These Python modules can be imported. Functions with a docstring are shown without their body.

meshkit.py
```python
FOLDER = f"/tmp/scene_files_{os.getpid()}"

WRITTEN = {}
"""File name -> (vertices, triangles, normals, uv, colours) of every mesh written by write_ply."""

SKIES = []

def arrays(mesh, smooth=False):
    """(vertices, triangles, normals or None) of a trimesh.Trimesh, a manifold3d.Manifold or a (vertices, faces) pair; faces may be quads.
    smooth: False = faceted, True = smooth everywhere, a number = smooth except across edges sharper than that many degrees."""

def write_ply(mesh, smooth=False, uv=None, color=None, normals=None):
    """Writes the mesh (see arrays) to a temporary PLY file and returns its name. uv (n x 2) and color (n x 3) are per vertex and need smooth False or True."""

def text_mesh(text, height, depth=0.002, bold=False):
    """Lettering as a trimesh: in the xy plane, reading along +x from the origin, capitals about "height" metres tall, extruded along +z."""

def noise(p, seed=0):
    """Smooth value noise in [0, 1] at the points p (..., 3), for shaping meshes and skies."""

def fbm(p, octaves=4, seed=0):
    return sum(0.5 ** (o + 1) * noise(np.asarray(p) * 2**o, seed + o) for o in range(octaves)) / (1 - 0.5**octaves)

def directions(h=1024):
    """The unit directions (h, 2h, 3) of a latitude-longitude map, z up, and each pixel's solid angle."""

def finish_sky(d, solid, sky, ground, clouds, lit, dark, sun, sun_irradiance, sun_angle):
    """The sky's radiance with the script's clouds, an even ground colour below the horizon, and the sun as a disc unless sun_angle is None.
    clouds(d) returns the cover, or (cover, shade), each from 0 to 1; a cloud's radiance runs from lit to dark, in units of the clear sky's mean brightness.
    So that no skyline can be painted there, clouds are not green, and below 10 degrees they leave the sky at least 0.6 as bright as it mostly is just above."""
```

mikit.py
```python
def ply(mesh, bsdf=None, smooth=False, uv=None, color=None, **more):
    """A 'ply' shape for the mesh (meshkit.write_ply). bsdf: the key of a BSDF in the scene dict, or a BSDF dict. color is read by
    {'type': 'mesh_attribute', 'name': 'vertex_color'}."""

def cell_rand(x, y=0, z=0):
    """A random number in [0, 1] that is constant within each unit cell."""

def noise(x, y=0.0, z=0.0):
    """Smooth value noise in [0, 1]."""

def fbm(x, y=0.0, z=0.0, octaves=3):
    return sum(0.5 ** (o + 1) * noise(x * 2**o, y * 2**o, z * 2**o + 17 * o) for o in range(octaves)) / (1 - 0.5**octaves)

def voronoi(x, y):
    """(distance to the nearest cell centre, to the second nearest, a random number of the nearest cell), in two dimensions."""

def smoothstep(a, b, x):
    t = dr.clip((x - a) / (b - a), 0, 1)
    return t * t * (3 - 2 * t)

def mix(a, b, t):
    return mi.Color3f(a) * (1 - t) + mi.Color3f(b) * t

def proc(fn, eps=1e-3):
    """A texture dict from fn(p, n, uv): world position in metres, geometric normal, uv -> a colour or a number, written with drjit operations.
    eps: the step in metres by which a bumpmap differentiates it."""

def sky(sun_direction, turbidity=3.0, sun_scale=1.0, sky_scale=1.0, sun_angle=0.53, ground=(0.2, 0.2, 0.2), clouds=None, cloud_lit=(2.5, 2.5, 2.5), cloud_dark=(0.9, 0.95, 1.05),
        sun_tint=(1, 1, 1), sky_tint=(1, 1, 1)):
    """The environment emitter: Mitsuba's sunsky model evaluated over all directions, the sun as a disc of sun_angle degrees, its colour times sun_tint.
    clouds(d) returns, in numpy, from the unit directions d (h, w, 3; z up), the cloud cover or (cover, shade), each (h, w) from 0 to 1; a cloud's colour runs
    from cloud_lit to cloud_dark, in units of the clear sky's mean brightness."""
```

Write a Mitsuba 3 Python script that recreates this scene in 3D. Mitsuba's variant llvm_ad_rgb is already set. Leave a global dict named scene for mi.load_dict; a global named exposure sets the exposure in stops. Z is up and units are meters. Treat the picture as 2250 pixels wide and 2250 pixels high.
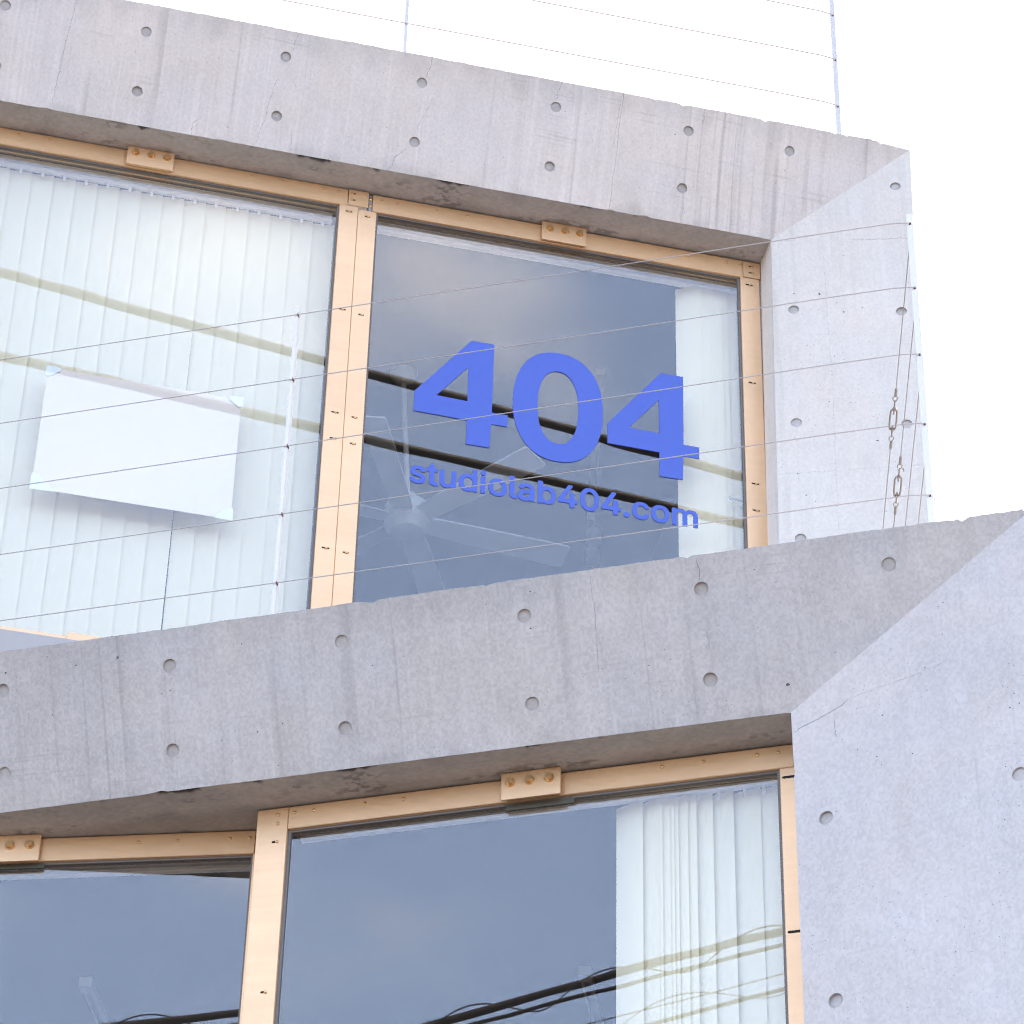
import math, random
import numpy as np
import trimesh
import drjit as dr
import mitsuba as mi
import mikit, meshkit
from shapely.geometry import Polygon, Point, box as rect
from shapely.ops import unary_union
from mikit import noise, fbm, smoothstep, mix

T = mi.ScalarTransform4f
scene, labels = {'type': 'scene'}, {}
random.seed(7)
RNG = np.random.default_rng(11)
rad = math.radians

# ------------------------------------------------------------------ camera, sky, exposure
CAM = np.array([0.0, 0.0, 1.6])
FW = np.array([0.0, 0.79825721, 0.60231672])
UP = np.array([-0.02579631, -0.60211628, 0.79799157])
scene['camera'] = {'type': 'perspective', 'fov': math.degrees(2 * math.atan(1125 / 7000)), 'fov_axis': 'x',
                   'near_clip': 0.05, 'far_clip': 2000.0,
                   'to_world': T().look_at(origin=CAM.tolist(), target=(CAM + FW).tolist(), up=UP.tolist())}


def clouds(d):
    """A sky half open: blue with drifting cloud away from the sun, bright thick haze and cloud towards it."""
    sun = np.array(SUN) / np.linalg.norm(SUN)
    toward = d[..., 1] * 0.86 + d[..., 0] * 0.5
    f = meshkit.fbm(d * np.array([6.0, 6.0, 9.0]) + np.array([27.4, 18.7, 11.1]), 5, seed=4)
    puff = np.clip((f - 0.5) / 0.3, 0, 1)
    puff = puff * puff * (3 - 2 * puff)
    veil = np.clip((toward + 0.15) / 0.6, 0, 1)
    veil = veil * veil * (3 - 2 * veil)
    cover = np.maximum(0.18 + 0.58 * puff, 0.98 * veil)
    shade = np.clip(0.42 - 0.4 * (f - 0.5) + 0.7 * veil, 0, 1)
    return cover, shade


SUN = [0.38, 0.62, 0.95]
scene['sky_light'] = mikit.sky(SUN, turbidity=3, sun_scale=0.35, sky_scale=1.0, sun_angle=8, ground=(0.22, 0.21, 0.2),
                               clouds=clouds, cloud_lit=(2.55, 2.36, 2.26), cloud_dark=(0.78, 0.75, 0.72), sky_tint=(1.19, 1.07, 0.985), sun_tint=(1.0, 0.96, 0.9))
exposure = 4.45

# ------------------------------------------------------------------ helpers
Z = np.array([0.0, 0.0, 1.0])


class Frame:
    """Local frame of a facade: u along it, n out of it (towards the street), z up."""

    def __init__(self, o, yaw):
        self.o, self.yaw = np.array(o, float), yaw
        self.U = np.array([math.cos(yaw), math.sin(yaw), 0.0])
        self.N = np.array([math.sin(yaw), -math.cos(yaw), 0.0])

    def p(self, u, n, z):
        u, n, z = np.broadcast_arrays(np.asarray(u, float), np.asarray(n, float), np.asarray(z, float))
        return self.o + u[..., None] * self.U + n[..., None] * self.N + z[..., None] * Z

    def mesh(self, m):
        """A mesh drawn in local (u, n, z) brought to the world."""
        v = self.p(m.vertices[:, 0], m.vertices[:, 1], m.vertices[:, 2])
        f = np.asarray(m.faces)[:, ::-1]
        return trimesh.Trimesh(v, f, process=False)


HI = Frame([1.104, 10.413, 10.988], rad(12.7148))     # upper storey: window-corner of the frame, soffit level
LO = Frame([0.891, 8.346, 7.137], rad(-15.7793))      # lower storey
L3p = LO.p(-1.865, -0.288, 0.0)
LP = Frame(L3p, rad(-6.8975))                          # the turned pane of the lower storey
TILT = rad(24.0)

counts = {}


def key_for(name):
    k = counts.get(name, 0)
    counts[name] = k + 1
    return name if k == 0 else f'{name}_{k:03d}'


def obj(name, mesh, bsdf, smooth=False, uv=None):
    k = key_for(name)
    scene[k] = mikit.ply(mesh, bsdf, smooth=smooth, uv=uv)
    return k


def tag(k, label=None, cat=None, group=None, kind=None):
    d = labels.setdefault(k, {})
    for a, b in (('label', label), ('category', cat), ('group', group), ('kind', kind)):
        if b:
            d[a] = b
    return k


def bx(u0, u1, n0, n1, z0, z1, c=0.0):
    """A box in local coordinates, its edges chamfered by c."""
    lo, hi = np.array([min(u0, u1), min(n0, n1), min(z0, z1)]), np.array([max(u0, u1), max(n0, n1), max(z0, z1)])
    if c <= 0:
        return trimesh.creation.box(bounds=[lo, hi])
    pts = []
    for sx in (0, 1):
        for sy in (0, 1):
            for sz in (0, 1):
                s = np.array([sx, sy, sz])
                corner = np.where(s == 1, hi, lo)
                inward = np.where(s == 1, -1, 1)
                for k in range(3):
                    q = corner + inward * c
                    q[k] = corner[k]
                    pts.append(q)
    return trimesh.convex.convex_hull(np.array(pts))


def cat(*ms):
    return trimesh.util.concatenate(list(ms))


def tube(pts, r, seg=8, radii=None):
    """A tube through world points (parallel-transport frames)."""
    pts = np.asarray(pts, float)
    n = len(pts)
    t = np.gradient(pts, axis=0)
    t /= np.linalg.norm(t, axis=1, keepdims=True)
    a = np.cross(t[0], [0.3, 0.1, 0.94])
    a /= np.linalg.norm(a)
    rings = []
    ang = np.linspace(0, 2 * np.pi, seg, endpoint=False)
    for i in range(n):
        a = a - t[i] * (a @ t[i])
        a /= np.linalg.norm(a)
        b = np.cross(t[i], a)
        rr = r if radii is None else radii[i]
        rings.append(pts[i] + rr * (np.cos(ang)[:, None] * a + np.sin(ang)[:, None] * b))
    v = np.vstack(rings + [pts[:1], pts[-1:]])
    f = []
    for i in range(n - 1):
        for j in range(seg):
            k = (j + 1) % seg
            f += [[i * seg + j, i * seg + k, (i + 1) * seg + k], [i * seg + j, (i + 1) * seg + k, (i + 1) * seg + j]]
    for j in range(seg):
        k = (j + 1) % seg
        f += [[n * seg, k, j], [n * seg + 1, (n - 1) * seg + j, (n - 1) * seg + k]]
    return trimesh.Trimesh(v, f, process=False)


def lathe(profile, seg=20, axis='n', at=(0, 0, 0)):
    """A solid of revolution; profile = (radius, height) pairs; axis 'n' or 'z' of the local frame."""
    pr = np.asarray(profile, float)
    ang = np.linspace(0, 2 * np.pi, seg, endpoint=False)
    v = []
    for rr, h in pr:
        c, s = rr * np.cos(ang), rr * np.sin(ang)
        hh = np.full(seg, h)
        v.append(np.stack([c, hh, s], 1) if axis == 'n' else np.stack([c, s, hh], 1))
    v = np.vstack(v) + np.array(at)
    f = []
    for i in range(len(pr) - 1):
        for j in range(seg):
            k = (j + 1) % seg
            f += [[i * seg + j, (i + 1) * seg + k, i * seg + k], [i * seg + j, (i + 1) * seg + j, (i + 1) * seg + k]]
    return trimesh.Trimesh(v, f, process=False)


def flat(poly):
    v, f = trimesh.creation.triangulate_polygon(poly, engine='earcut')
    return np.asarray(v), np.asarray(f)


def slab(poly, n0, n1):
    """A polygon in (u, z) given thickness between n0 and n1 (local)."""
    m = trimesh.creation.extrude_polygon(poly, abs(n1 - n0), engine='earcut')
    v = m.vertices
    return trimesh.Trimesh(np.stack([v[:, 0], min(n0, n1) + v[:, 2], v[:, 1]], 1), m.faces[:, ::-1], process=False)


# ------------------------------------------------------------------ materials
def two(b):
    return {'type': 'twosided', 'b': b}


def concrete(key, base, seed, streak=1.0, mottle=1.0, seams=(), tone=(1, 1, 1), topdirt=0.0, top=0.55, bug=1.0):
    """Formwork concrete from (s, t) metres in uv."""
    def colour(p, n, uv):
        s, t = mi.Float(uv[0]), mi.Float(uv[1])
        wob = 0.012 * (noise(t * 3.0, s * 2.0, seed) - 0.5)
        big = fbm(s * 1.7 + seed, t * 1.9, seed, 3) - 0.5
        mid = fbm(s * 11 + seed, t * 8, seed + 5, 3) - 0.5
        fine = fbm(s * 130, t * 110, seed + 9, 2) - 0.5
        v = 1 + mottle * (0.20 * big + 0.13 * mid + 0.24 * fine)
        # vertical run marks, in bunches
        bunch = smoothstep(0.36, 0.72, fbm(s * 2.2 + seed, t * 0.25, 2, 2))
        w1, w2 = s + wob + 0.02 * t, s + wob * 0.4 + 0.015 * t
        s1 = smoothstep(0.66, 0.93, noise(w1 * 62, t * 0.5 + seed, 3))
        s2 = smoothstep(0.70, 0.95, noise(w2 * 150, t * 0.9, seed + 4))
        s3 = smoothstep(0.58, 0.9, noise(w1 * 14, t * 0.5, seed + 6))
        s4 = smoothstep(0.86, 0.97, noise(w2 * 34, t * 0.35, seed + 15))
        fade = 0.35 + 0.65 * smoothstep(0.2, 0.7, noise(s * 30, t * 4, seed + 8))
        v *= 1 - streak * (fade * (0.19 * bunch * s1 + 0.13 * s2 * (0.25 + 0.75 * bunch)) + 0.055 * s3 * (0.3 + 0.7 * bunch) + 0.13 * s4 * fade)
        light = smoothstep(0.7, 0.95, noise((s - wob) * 85 + 31, t * 0.8, seed + 11))
        v *= 1 + streak * 0.05 * light
        # faint board scuffs lying along the panel
        sc = smoothstep(0.80, 0.95, noise(s * 5 + seed, (t + 0.03 * s) * 150, seed + 3)) * smoothstep(0.5, 0.8, noise(s * 4, t * 6, seed + 13))
        v *= 1 - 0.10 * streak * sc
        for s0 in seams:
            d = dr.abs(s - s0 + 0.006 * (noise(t * 14, seed) - 0.5) - 0.008 * t)
            v *= 1 - (0.10 + 0.28 * noise(t * 26, s0 + seed)) * (1 - smoothstep(0.0008, 0.0034, d))
        if topdirt:
            g = smoothstep(top - 0.16, top, t + 0.09 * (noise(s * 20, t * 4, seed) - 0.5))
            v *= 1 - topdirt * g * (0.4 + 0.6 * noise(s * 34, t * 3, seed + 2))
            lo = 1 - smoothstep(0.0, 0.05, t + 0.05 * (noise(s * 16, seed, 1) - 0.6))
            v *= 1 - topdirt * 0.9 * lo * smoothstep(0.45, 0.8, noise(s * 9, seed + 5, 2))
        # air pores
        px, py, pr = mikit.voronoi(s * 70 + seed, t * 70)
        hole = (1 - smoothstep(0.05, 0.13, px)) * smoothstep(0.90, 0.94, pr) * smoothstep(0.5, 0.62, fbm(s * 2.5, t * 2.5, seed + 21, 2))
        v *= 1 - 0.55 * bug * hole
        v = dr.maximum(v, 0.05)
        return mi.Color3f(base[0] * tone[0], base[1] * tone[1], base[2] * tone[2]) * v * mix((1.015, 1.0, 0.98), (0.985, 1.0, 1.02), noise(s * 6, t * 6, seed + 17))

    def height(p, n, uv):
        s, t = mi.Float(uv[0]), mi.Float(uv[1])
        return fbm(s * 60, t * 45, seed, 3)
    scene[key] = two({'type': 'bumpmap', 'arbitrary': mikit.proc(height, eps=2e-3), 'scale': 0.0006,
                      'b': {'type': 'principled', 'base_color': mikit.proc(colour), 'roughness': 0.8, 'specular': 0.35}})


BASE = (0.415, 0.395, 0.40)
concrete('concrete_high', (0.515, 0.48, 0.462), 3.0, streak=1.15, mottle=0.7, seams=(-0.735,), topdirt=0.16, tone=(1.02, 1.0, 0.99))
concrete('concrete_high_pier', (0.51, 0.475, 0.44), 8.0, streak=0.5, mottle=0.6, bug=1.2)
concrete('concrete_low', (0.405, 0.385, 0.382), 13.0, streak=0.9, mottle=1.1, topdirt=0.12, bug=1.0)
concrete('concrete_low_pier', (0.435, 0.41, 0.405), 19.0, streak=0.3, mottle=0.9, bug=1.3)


def soffit_colour(p, n, uv):
    s, t = mi.Float(uv[0]), mi.Float(uv[1])         # t: depth behind the front edge
    v = 1 + 0.3 * (fbm(s * 7, t * 9, 2, 4) - 0.5) + 0.24 * (fbm(s * 70, t * 90, 5, 2) - 0.5)
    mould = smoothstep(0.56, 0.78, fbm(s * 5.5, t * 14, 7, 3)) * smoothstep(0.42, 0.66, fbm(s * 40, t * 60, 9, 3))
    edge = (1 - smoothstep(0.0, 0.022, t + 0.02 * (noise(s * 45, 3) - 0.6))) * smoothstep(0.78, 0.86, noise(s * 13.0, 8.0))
    rear_dark = smoothstep(0.10, 0.17, t + 0.06 * (noise(s * 6, 2, 4) - 0.5)) * 0.22  # darker towards the back, along a wavering line
    return mi.Color3f(0.415, 0.393, 0.385) * dr.maximum(v * (1 - 0.40 * mould * (1 - smoothstep(0.13, 0.18, t))) * (1 - 0.8 * edge) * (1 - rear_dark), 0.03)


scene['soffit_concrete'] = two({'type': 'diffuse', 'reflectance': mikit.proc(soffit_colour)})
scene['plain_concrete'] = two({'type': 'diffuse', 'reflectance': {'type': 'rgb', 'value': [0.37, 0.36, 0.365]}})
scene['terrace_coat'] = two({'type': 'diffuse', 'reflectance': {'type': 'rgb', 'value': [0.52, 0.51, 0.50]}})
scene['plug_mortar'] = two({'type': 'diffuse', 'reflectance': mikit.proc(
    lambda p, n, uv: mi.Color3f(0.385, 0.365, 0.36) * (1 + 0.35 * (fbm(p.x * 60, p.y * 60 + p.z * 71, p.z * 60, 3) - 0.5)))})
scene['crack_dark'] = two({'type': 'diffuse', 'reflectance': {'type': 'rgb', 'value': [0.17, 0.165, 0.175]}})
scene['pore_dark'] = two({'type': 'diffuse', 'reflectance': {'type': 'rgb', 'value': [0.09, 0.088, 0.095]}})


def gold_colour(p, n, uv):
    h = p.x * 0.94 + p.y * 0.3
    v = 1 + 0.10 * (fbm(h * 3, p.z * 60, p.y * 3, 3) - 0.5) + 0.12 * (fbm(p.x * 6, p.y * 6, p.z * 6, 3) - 0.5)
    return mi.Color3f(0.655, 0.42, 0.235) * v


def gold_rough(p, n, uv):
    return 0.42 + 0.10 * (fbm(p.x * 5, p.y * 5, p.z * 9, 3) - 0.5)


scene['gold_metal'] = two({'type': 'principled', 'base_color': mikit.proc(gold_colour), 'metallic': 0.52, 'roughness': mikit.proc(gold_rough), 'specular': 0.9, 'clearcoat': 0.8, 'clearcoat_gloss': 0.35})
scene['gold_bolt'] = two({'type': 'principled', 'base_color': {'type': 'rgb', 'value': [0.60, 0.385, 0.19]}, 'metallic': 0.9, 'roughness': 0.3})
scene['grey_metal'] = two({'type': 'principled', 'base_color': {'type': 'rgb', 'value': [0.33, 0.32, 0.34]}, 'metallic': 0.6, 'roughness': 0.45})
scene['gasket'] = two({'type': 'diffuse', 'reflectance': {'type': 'rgb', 'value': [0.16, 0.155, 0.16]}})
scene['reflection_grey'] = two({'type': 'diffuse', 'reflectance': {'type': 'rgb', 'value': [0.10, 0.10, 0.09]}})  # dark tone imitating a reflection in the glass under the plates
scene['slot_dark'] = two({'type': 'diffuse', 'reflectance': {'type': 'rgb', 'value': [0.035, 0.03, 0.03]}})
scene['slot_brown'] = two({'type': 'diffuse', 'reflectance': {'type': 'rgb', 'value': [0.13, 0.075, 0.04]}})
scene['glass'] = {'type': 'thindielectric', 'int_ior': 1.78, 'ext_ior': 1.0,
                  'specular_transmittance': {'type': 'rgb', 'value': [0.96, 0.975, 0.962]}}
scene['blind_fabric'] = {'type': 'principledthin', 'base_color': mikit.proc(
    lambda p, n, uv: mi.Color3f(0.815, 0.76, 0.60) * (1 + 0.03 * (noise(p.x * 400, p.y * 400, p.z * 400) - 0.5))), 'roughness': 0.8, 'spec_trans': 0.0, 'diff_trans': 0.5}
scene['white_paint'] = two({'type': 'principled', 'base_color': {'type': 'rgb', 'value': [0.56, 0.545, 0.54]}, 'roughness': 0.45})
scene['rail_white'] = two({'type': 'principled', 'base_color': {'type': 'rgb', 'value': [0.78, 0.785, 0.80]}, 'roughness': 0.4})
scene['roof_post_paint'] = two({'type': 'principled', 'base_color': {'type': 'rgb', 'value': [0.44, 0.425, 0.43]}, 'roughness': 0.45})
scene['wire_steel'] = two({'type': 'principled', 'base_color': {'type': 'rgb', 'value': [0.40, 0.365, 0.36]}, 'metallic': 0.4, 'roughness': 0.4})
scene['fitting_steel'] = two({'type': 'principled', 'base_color': {'type': 'rgb', 'value': [0.40, 0.36, 0.33]}, 'metallic': 0.9, 'roughness': 0.32})
scene['rust'] = two({'type': 'diffuse', 'reflectance': {'type': 'rgb', 'value': [0.16, 0.07, 0.045]}})
scene['blue_vinyl'] = two({'type': 'principled', 'base_color': {'type': 'rgb', 'value': [0.050, 0.092, 0.40]}, 'roughness': 0.38, 'specular': 0.35})
scene['paper'] = two({'type': 'diffuse', 'reflectance': {'type': 'rgb', 'value': [0.66, 0.60, 0.57]}})
scene['tape'] = two({'type': 'principled', 'base_color': {'type': 'rgb', 'value': [0.62, 0.66, 0.76]}, 'roughness': 0.25})
scene['cable_black'] = two({'type': 'principled', 'base_color': {'type': 'rgb', 'value': [0.018, 0.017, 0.017]}, 'roughness': 0.6})
scene['room_paint'] = two({'type': 'diffuse', 'reflectance': {'type': 'rgb', 'value': [0.16, 0.16, 0.165]}})
scene['room_floor'] = two({'type': 'diffuse', 'reflectance': {'type': 'rgb', 'value': [0.10, 0.095, 0.09]}})
scene['fan_white'] = two({'type': 'principled', 'base_color': {'type': 'rgb', 'value': [0.36, 0.36, 0.36]}, 'roughness': 0.5})
scene['ground_paving'] = two({'type': 'diffuse', 'reflectance': mikit.proc(
    lambda p, n, uv: mi.Color3f(0.17, 0.155, 0.14) * (1 + 0.3 * (fbm(p.x * 0.7, p.y * 0.7, 1, 4) - 0.5)))})

# ------------------------------------------------------------------ ground
g = trimesh.creation.box(bounds=[[-600, -600, -0.5], [600, 600, 0.0]])
tag(obj('ground', g, 'ground_paving'), 'pale paved street ground below the building', 'ground', kind='structure')

# ------------------------------------------------------------------ the concrete building
B = 'concrete_building'
tag(B, 'raw concrete building of two twisted storeys with gold window frames', 'building')


def ragged(a, b, step=0.02, amp=0.0022, seed=0, chips=0.008):
    """Points from a to b with a broken concrete edge; the deviation is to the left of a->b or inward."""
    a, b = np.array(a, float), np.array(b, float)
    L = np.linalg.norm(b - a)
    k = max(int(L / step), 1)
    r = np.random.default_rng(seed)
    t = np.sort(np.clip(np.linspace(0, 1, k + 1)[:-1] + r.uniform(-0.35, 0.35, k) / k, 0, 1))
    t[0] = 0
    nrm = np.array([-(b - a)[1], (b - a)[0]]) / L     # left = inside of a counter-clockwise ring
    low = np.interp(t * L, np.arange(0, L + 0.2, 0.11), r.uniform(0, 1, len(np.arange(0, L + 0.2, 0.11)))) * amp
    dev = low + r.uniform(0, amp, k) + (r.uniform(0, 1, k) > 0.965) * r.uniform(0.3, 1, k) * chips
    dev[0] = 0
    return (a + t[:, None] * (b - a) + dev[:, None] * nrm).tolist()


def beam_part(F, top_t, left, corner, B_st, cones, bsdf, seed, depth_top, depth_soffit, key_beam):
    """Overhanging spandrel: (s, t) on the tilted face; s = u, t up the slope."""
    def to3(st, back=0.0):
        st = np.asarray(st, float)
        return F.p(st[:, 0], st[:, 1] * math.sin(TILT) - back, st[:, 1] * math.cos(TILT))
    bottom = ragged((left, 0), (0, 0), 0.03, 0.0012, seed, 0.006)
    crease = [(0.0, 0.0)]
    topedge = ragged(B_st, corner, 0.012, 0.004, seed + 1, 0.012) + ragged(corner, (left, top_t), 0.018, 0.0026, seed + 2, 0.010)
    ring = bottom + crease + topedge + [(left, top_t)]
    holes = [Point(c).buffer(0.0232, 12) for c in cones]
    poly = Polygon(ring).buffer(0).difference(unary_union(holes))
    v, f = flat(poly)
    obj(key_beam, trimesh.Trimesh(to3(v), f, process=False), bsdf, uv=v)
    # top of the parapet and soffit, swept straight back
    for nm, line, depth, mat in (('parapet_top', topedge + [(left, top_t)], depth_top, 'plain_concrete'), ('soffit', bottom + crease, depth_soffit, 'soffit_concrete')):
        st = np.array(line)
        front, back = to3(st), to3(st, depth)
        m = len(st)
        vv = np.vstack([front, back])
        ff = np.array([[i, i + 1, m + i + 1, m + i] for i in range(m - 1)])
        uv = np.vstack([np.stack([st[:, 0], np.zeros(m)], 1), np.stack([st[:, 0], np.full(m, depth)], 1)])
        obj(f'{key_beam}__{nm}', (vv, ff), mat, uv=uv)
    for c in cones:
        tie_hole(f'{key_beam}__tie_hole', lambda q, b: F.p(q[:, 0], q[:, 1] * math.sin(TILT) - b * math.cos(TILT), q[:, 1] * math.cos(TILT) + b * math.sin(TILT)), c)


def tie_hole(key, to3, c):
    """The recessed mortar plug left by a formwork tie."""
    r = np.random.default_rng(int(abs(c[0] * 1000) + abs(c[1]) * 77))
    seg = 24
    ang = np.linspace(0, 2 * np.pi, seg, endpoint=False)
    rim = 0.0238 * (1 + 0.03 * r.standard_normal(seg))
    bite = r.integers(seg)
    for q in range(-2, 3):                      # a chipped spot on the rim
        rim[(bite + q) % seg] *= 1 + .16 * r.random() * (1 - abs(q) / 3)
    d = 0.006 + 0.005 * r.random()
    rings, deps = [], []
    for k, (rr, b) in enumerate(((1.0, -0.0004), (0.965, d * 0.55), (0.93, d), (0.5, d * (0.8 + 0.3 * r.random())), (0.02, d * 0.95))):
        rings.append(np.stack([c[0] + rim * rr * np.cos(ang), c[1] + rim * rr * np.sin(ang)], 1))
        deps.append(np.full(seg, b))
    v = to3(np.vstack(rings), np.concatenate(deps))
    f = [[i * seg + j, i * seg + (j + 1) % seg, (i + 1) * seg + (j + 1) % seg, (i + 1) * seg + j] for i in range(4) for j in range(seg)]
    obj(key, (v, np.array(f)), 'plug_mortar')


def pier_part(F, yaw, ring, cones, bsdf, back, depth, key):
    """Flaring pier face, vertical, drawn in (s, z) of its own plane; skirts run back along `back`."""
    P = Frame(F.o, yaw)
    holes = [Point(c).buffer(0.0232, 12) for c in cones]
    poly = Polygon(ring).buffer(0).difference(unary_union(holes))
    v, f = flat(poly)
    obj(key, trimesh.Trimesh(P.p(v[:, 0], 0, v[:, 1]), f, process=False), bsdf, uv=v)
    inner = np.array([q for q in ring if q[0] < 0.3 and q[1] <= 0.001])
    outer = np.array([q for q in ring if q[0] >= 0.3])
    for nm, line, dd in (('reveal', inner, depth[0]), ('outer_side', outer, depth[1])):
        front = P.p(line[:, 0], 0, line[:, 1])
        vv = np.vstack([front, front - dd * back])
        m = len(line)
        ff = np.array([[i, i + 1, m + i + 1, m + i] for i in range(m - 1)])
        uv = np.vstack([np.stack([np.zeros(m), line[:, 1]], 1), np.stack([np.full(m, dd), line[:, 1]], 1)])
        obj(f'{key}__{nm}', (vv, ff), bsdf, uv=uv)
    for c in cones:
        tie_hole(f'{key}__tie_hole', lambda q, b: P.p(q[:, 0], -b, q[:, 1]), c)
    return P


cones_hi = [(-4.02, .423), (-3.421, .423), (-2.821, .422), (-2.218, .426), (-1.619, .423), (-1.021, .426), (-.421, .429), (.044, .423),
            (-4.02, .151), (-3.42, .15), (-2.821, .151), (-2.221, .154), (-1.618, .15), (-1.018, .151), (-.422, .162)]
cones_lo = [(-3.24, .412), (-2.634, .411), (-2.041, .418), (-1.445, .42), (-.827, .423), (-.243, .433), (.359, .429),
            (-3.24, .13), (-2.643, .13), (-2.048, .135), (-1.455, .134), (-.827, .134), (-.244, .138)]
beam_part(HI, .551, -5.2, (.405, .549), (.593, .533), cones_hi, 'concrete_high', 21, .35, .24, B + '__beam')
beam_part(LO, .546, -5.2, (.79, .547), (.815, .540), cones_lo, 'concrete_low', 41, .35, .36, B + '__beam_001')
tag(B + '__beam', 'overhanging concrete spandrel of the upper storey')
tag(B + '__beam_001', 'overhanging concrete spandrel of the lower storey, nearer the street')
yp_hi = HI.yaw - math.atan2(.217, .593)
yp_lo = LO.yaw - math.atan2(.211, .783)
ring_hi = [(0.585, -3.25)] + ragged((0.608, -1.576), (.629, .295), .03, .0015, 5, .006) + [(.629, .295), (.6315, .487), (0, 0)] + ragged((0, 0), (-.0145, -1.66), .03, .0012, 6, .005)[1:] + [(-.0145, -1.66), (-.028, -3.25)]
ring_lo = [(0.845, -3.1), (.845, .4935), (0, 0)] + ragged((0, 0), (.004, -1.2), .03, .0012, 7, .005)[1:] + [(.004, -1.2), (.01, -3.1)]
PH = pier_part(HI, yp_hi, ring_hi, [(.556, .272), (.545, -.453), (.535, -1.07), (.086, -.409), (.077, -1.031), (.074, -1.634)], 'concrete_high_pier', HI.N, (.20, .5), B + '__pier')
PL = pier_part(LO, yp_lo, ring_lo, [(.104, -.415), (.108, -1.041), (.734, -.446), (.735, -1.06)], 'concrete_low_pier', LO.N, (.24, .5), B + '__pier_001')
tag(B + '__pier', 'flaring concrete pier right of the lettered window')
tag(B + '__pier_001', 'flaring concrete pier at the lower right, nearest the street')


# cracks, form seams and pores: thin open lines and small holes in the faces
def beam3(F):
    return lambda q: F.p(q[:, 0], q[:, 1] * math.sin(TILT) + .0009 * math.cos(TILT), q[:, 1] * math.cos(TILT) - .0009 * math.sin(TILT))


def pier3(P):
    return lambda q: P.p(q[:, 0], .0009, q[:, 1])


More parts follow.
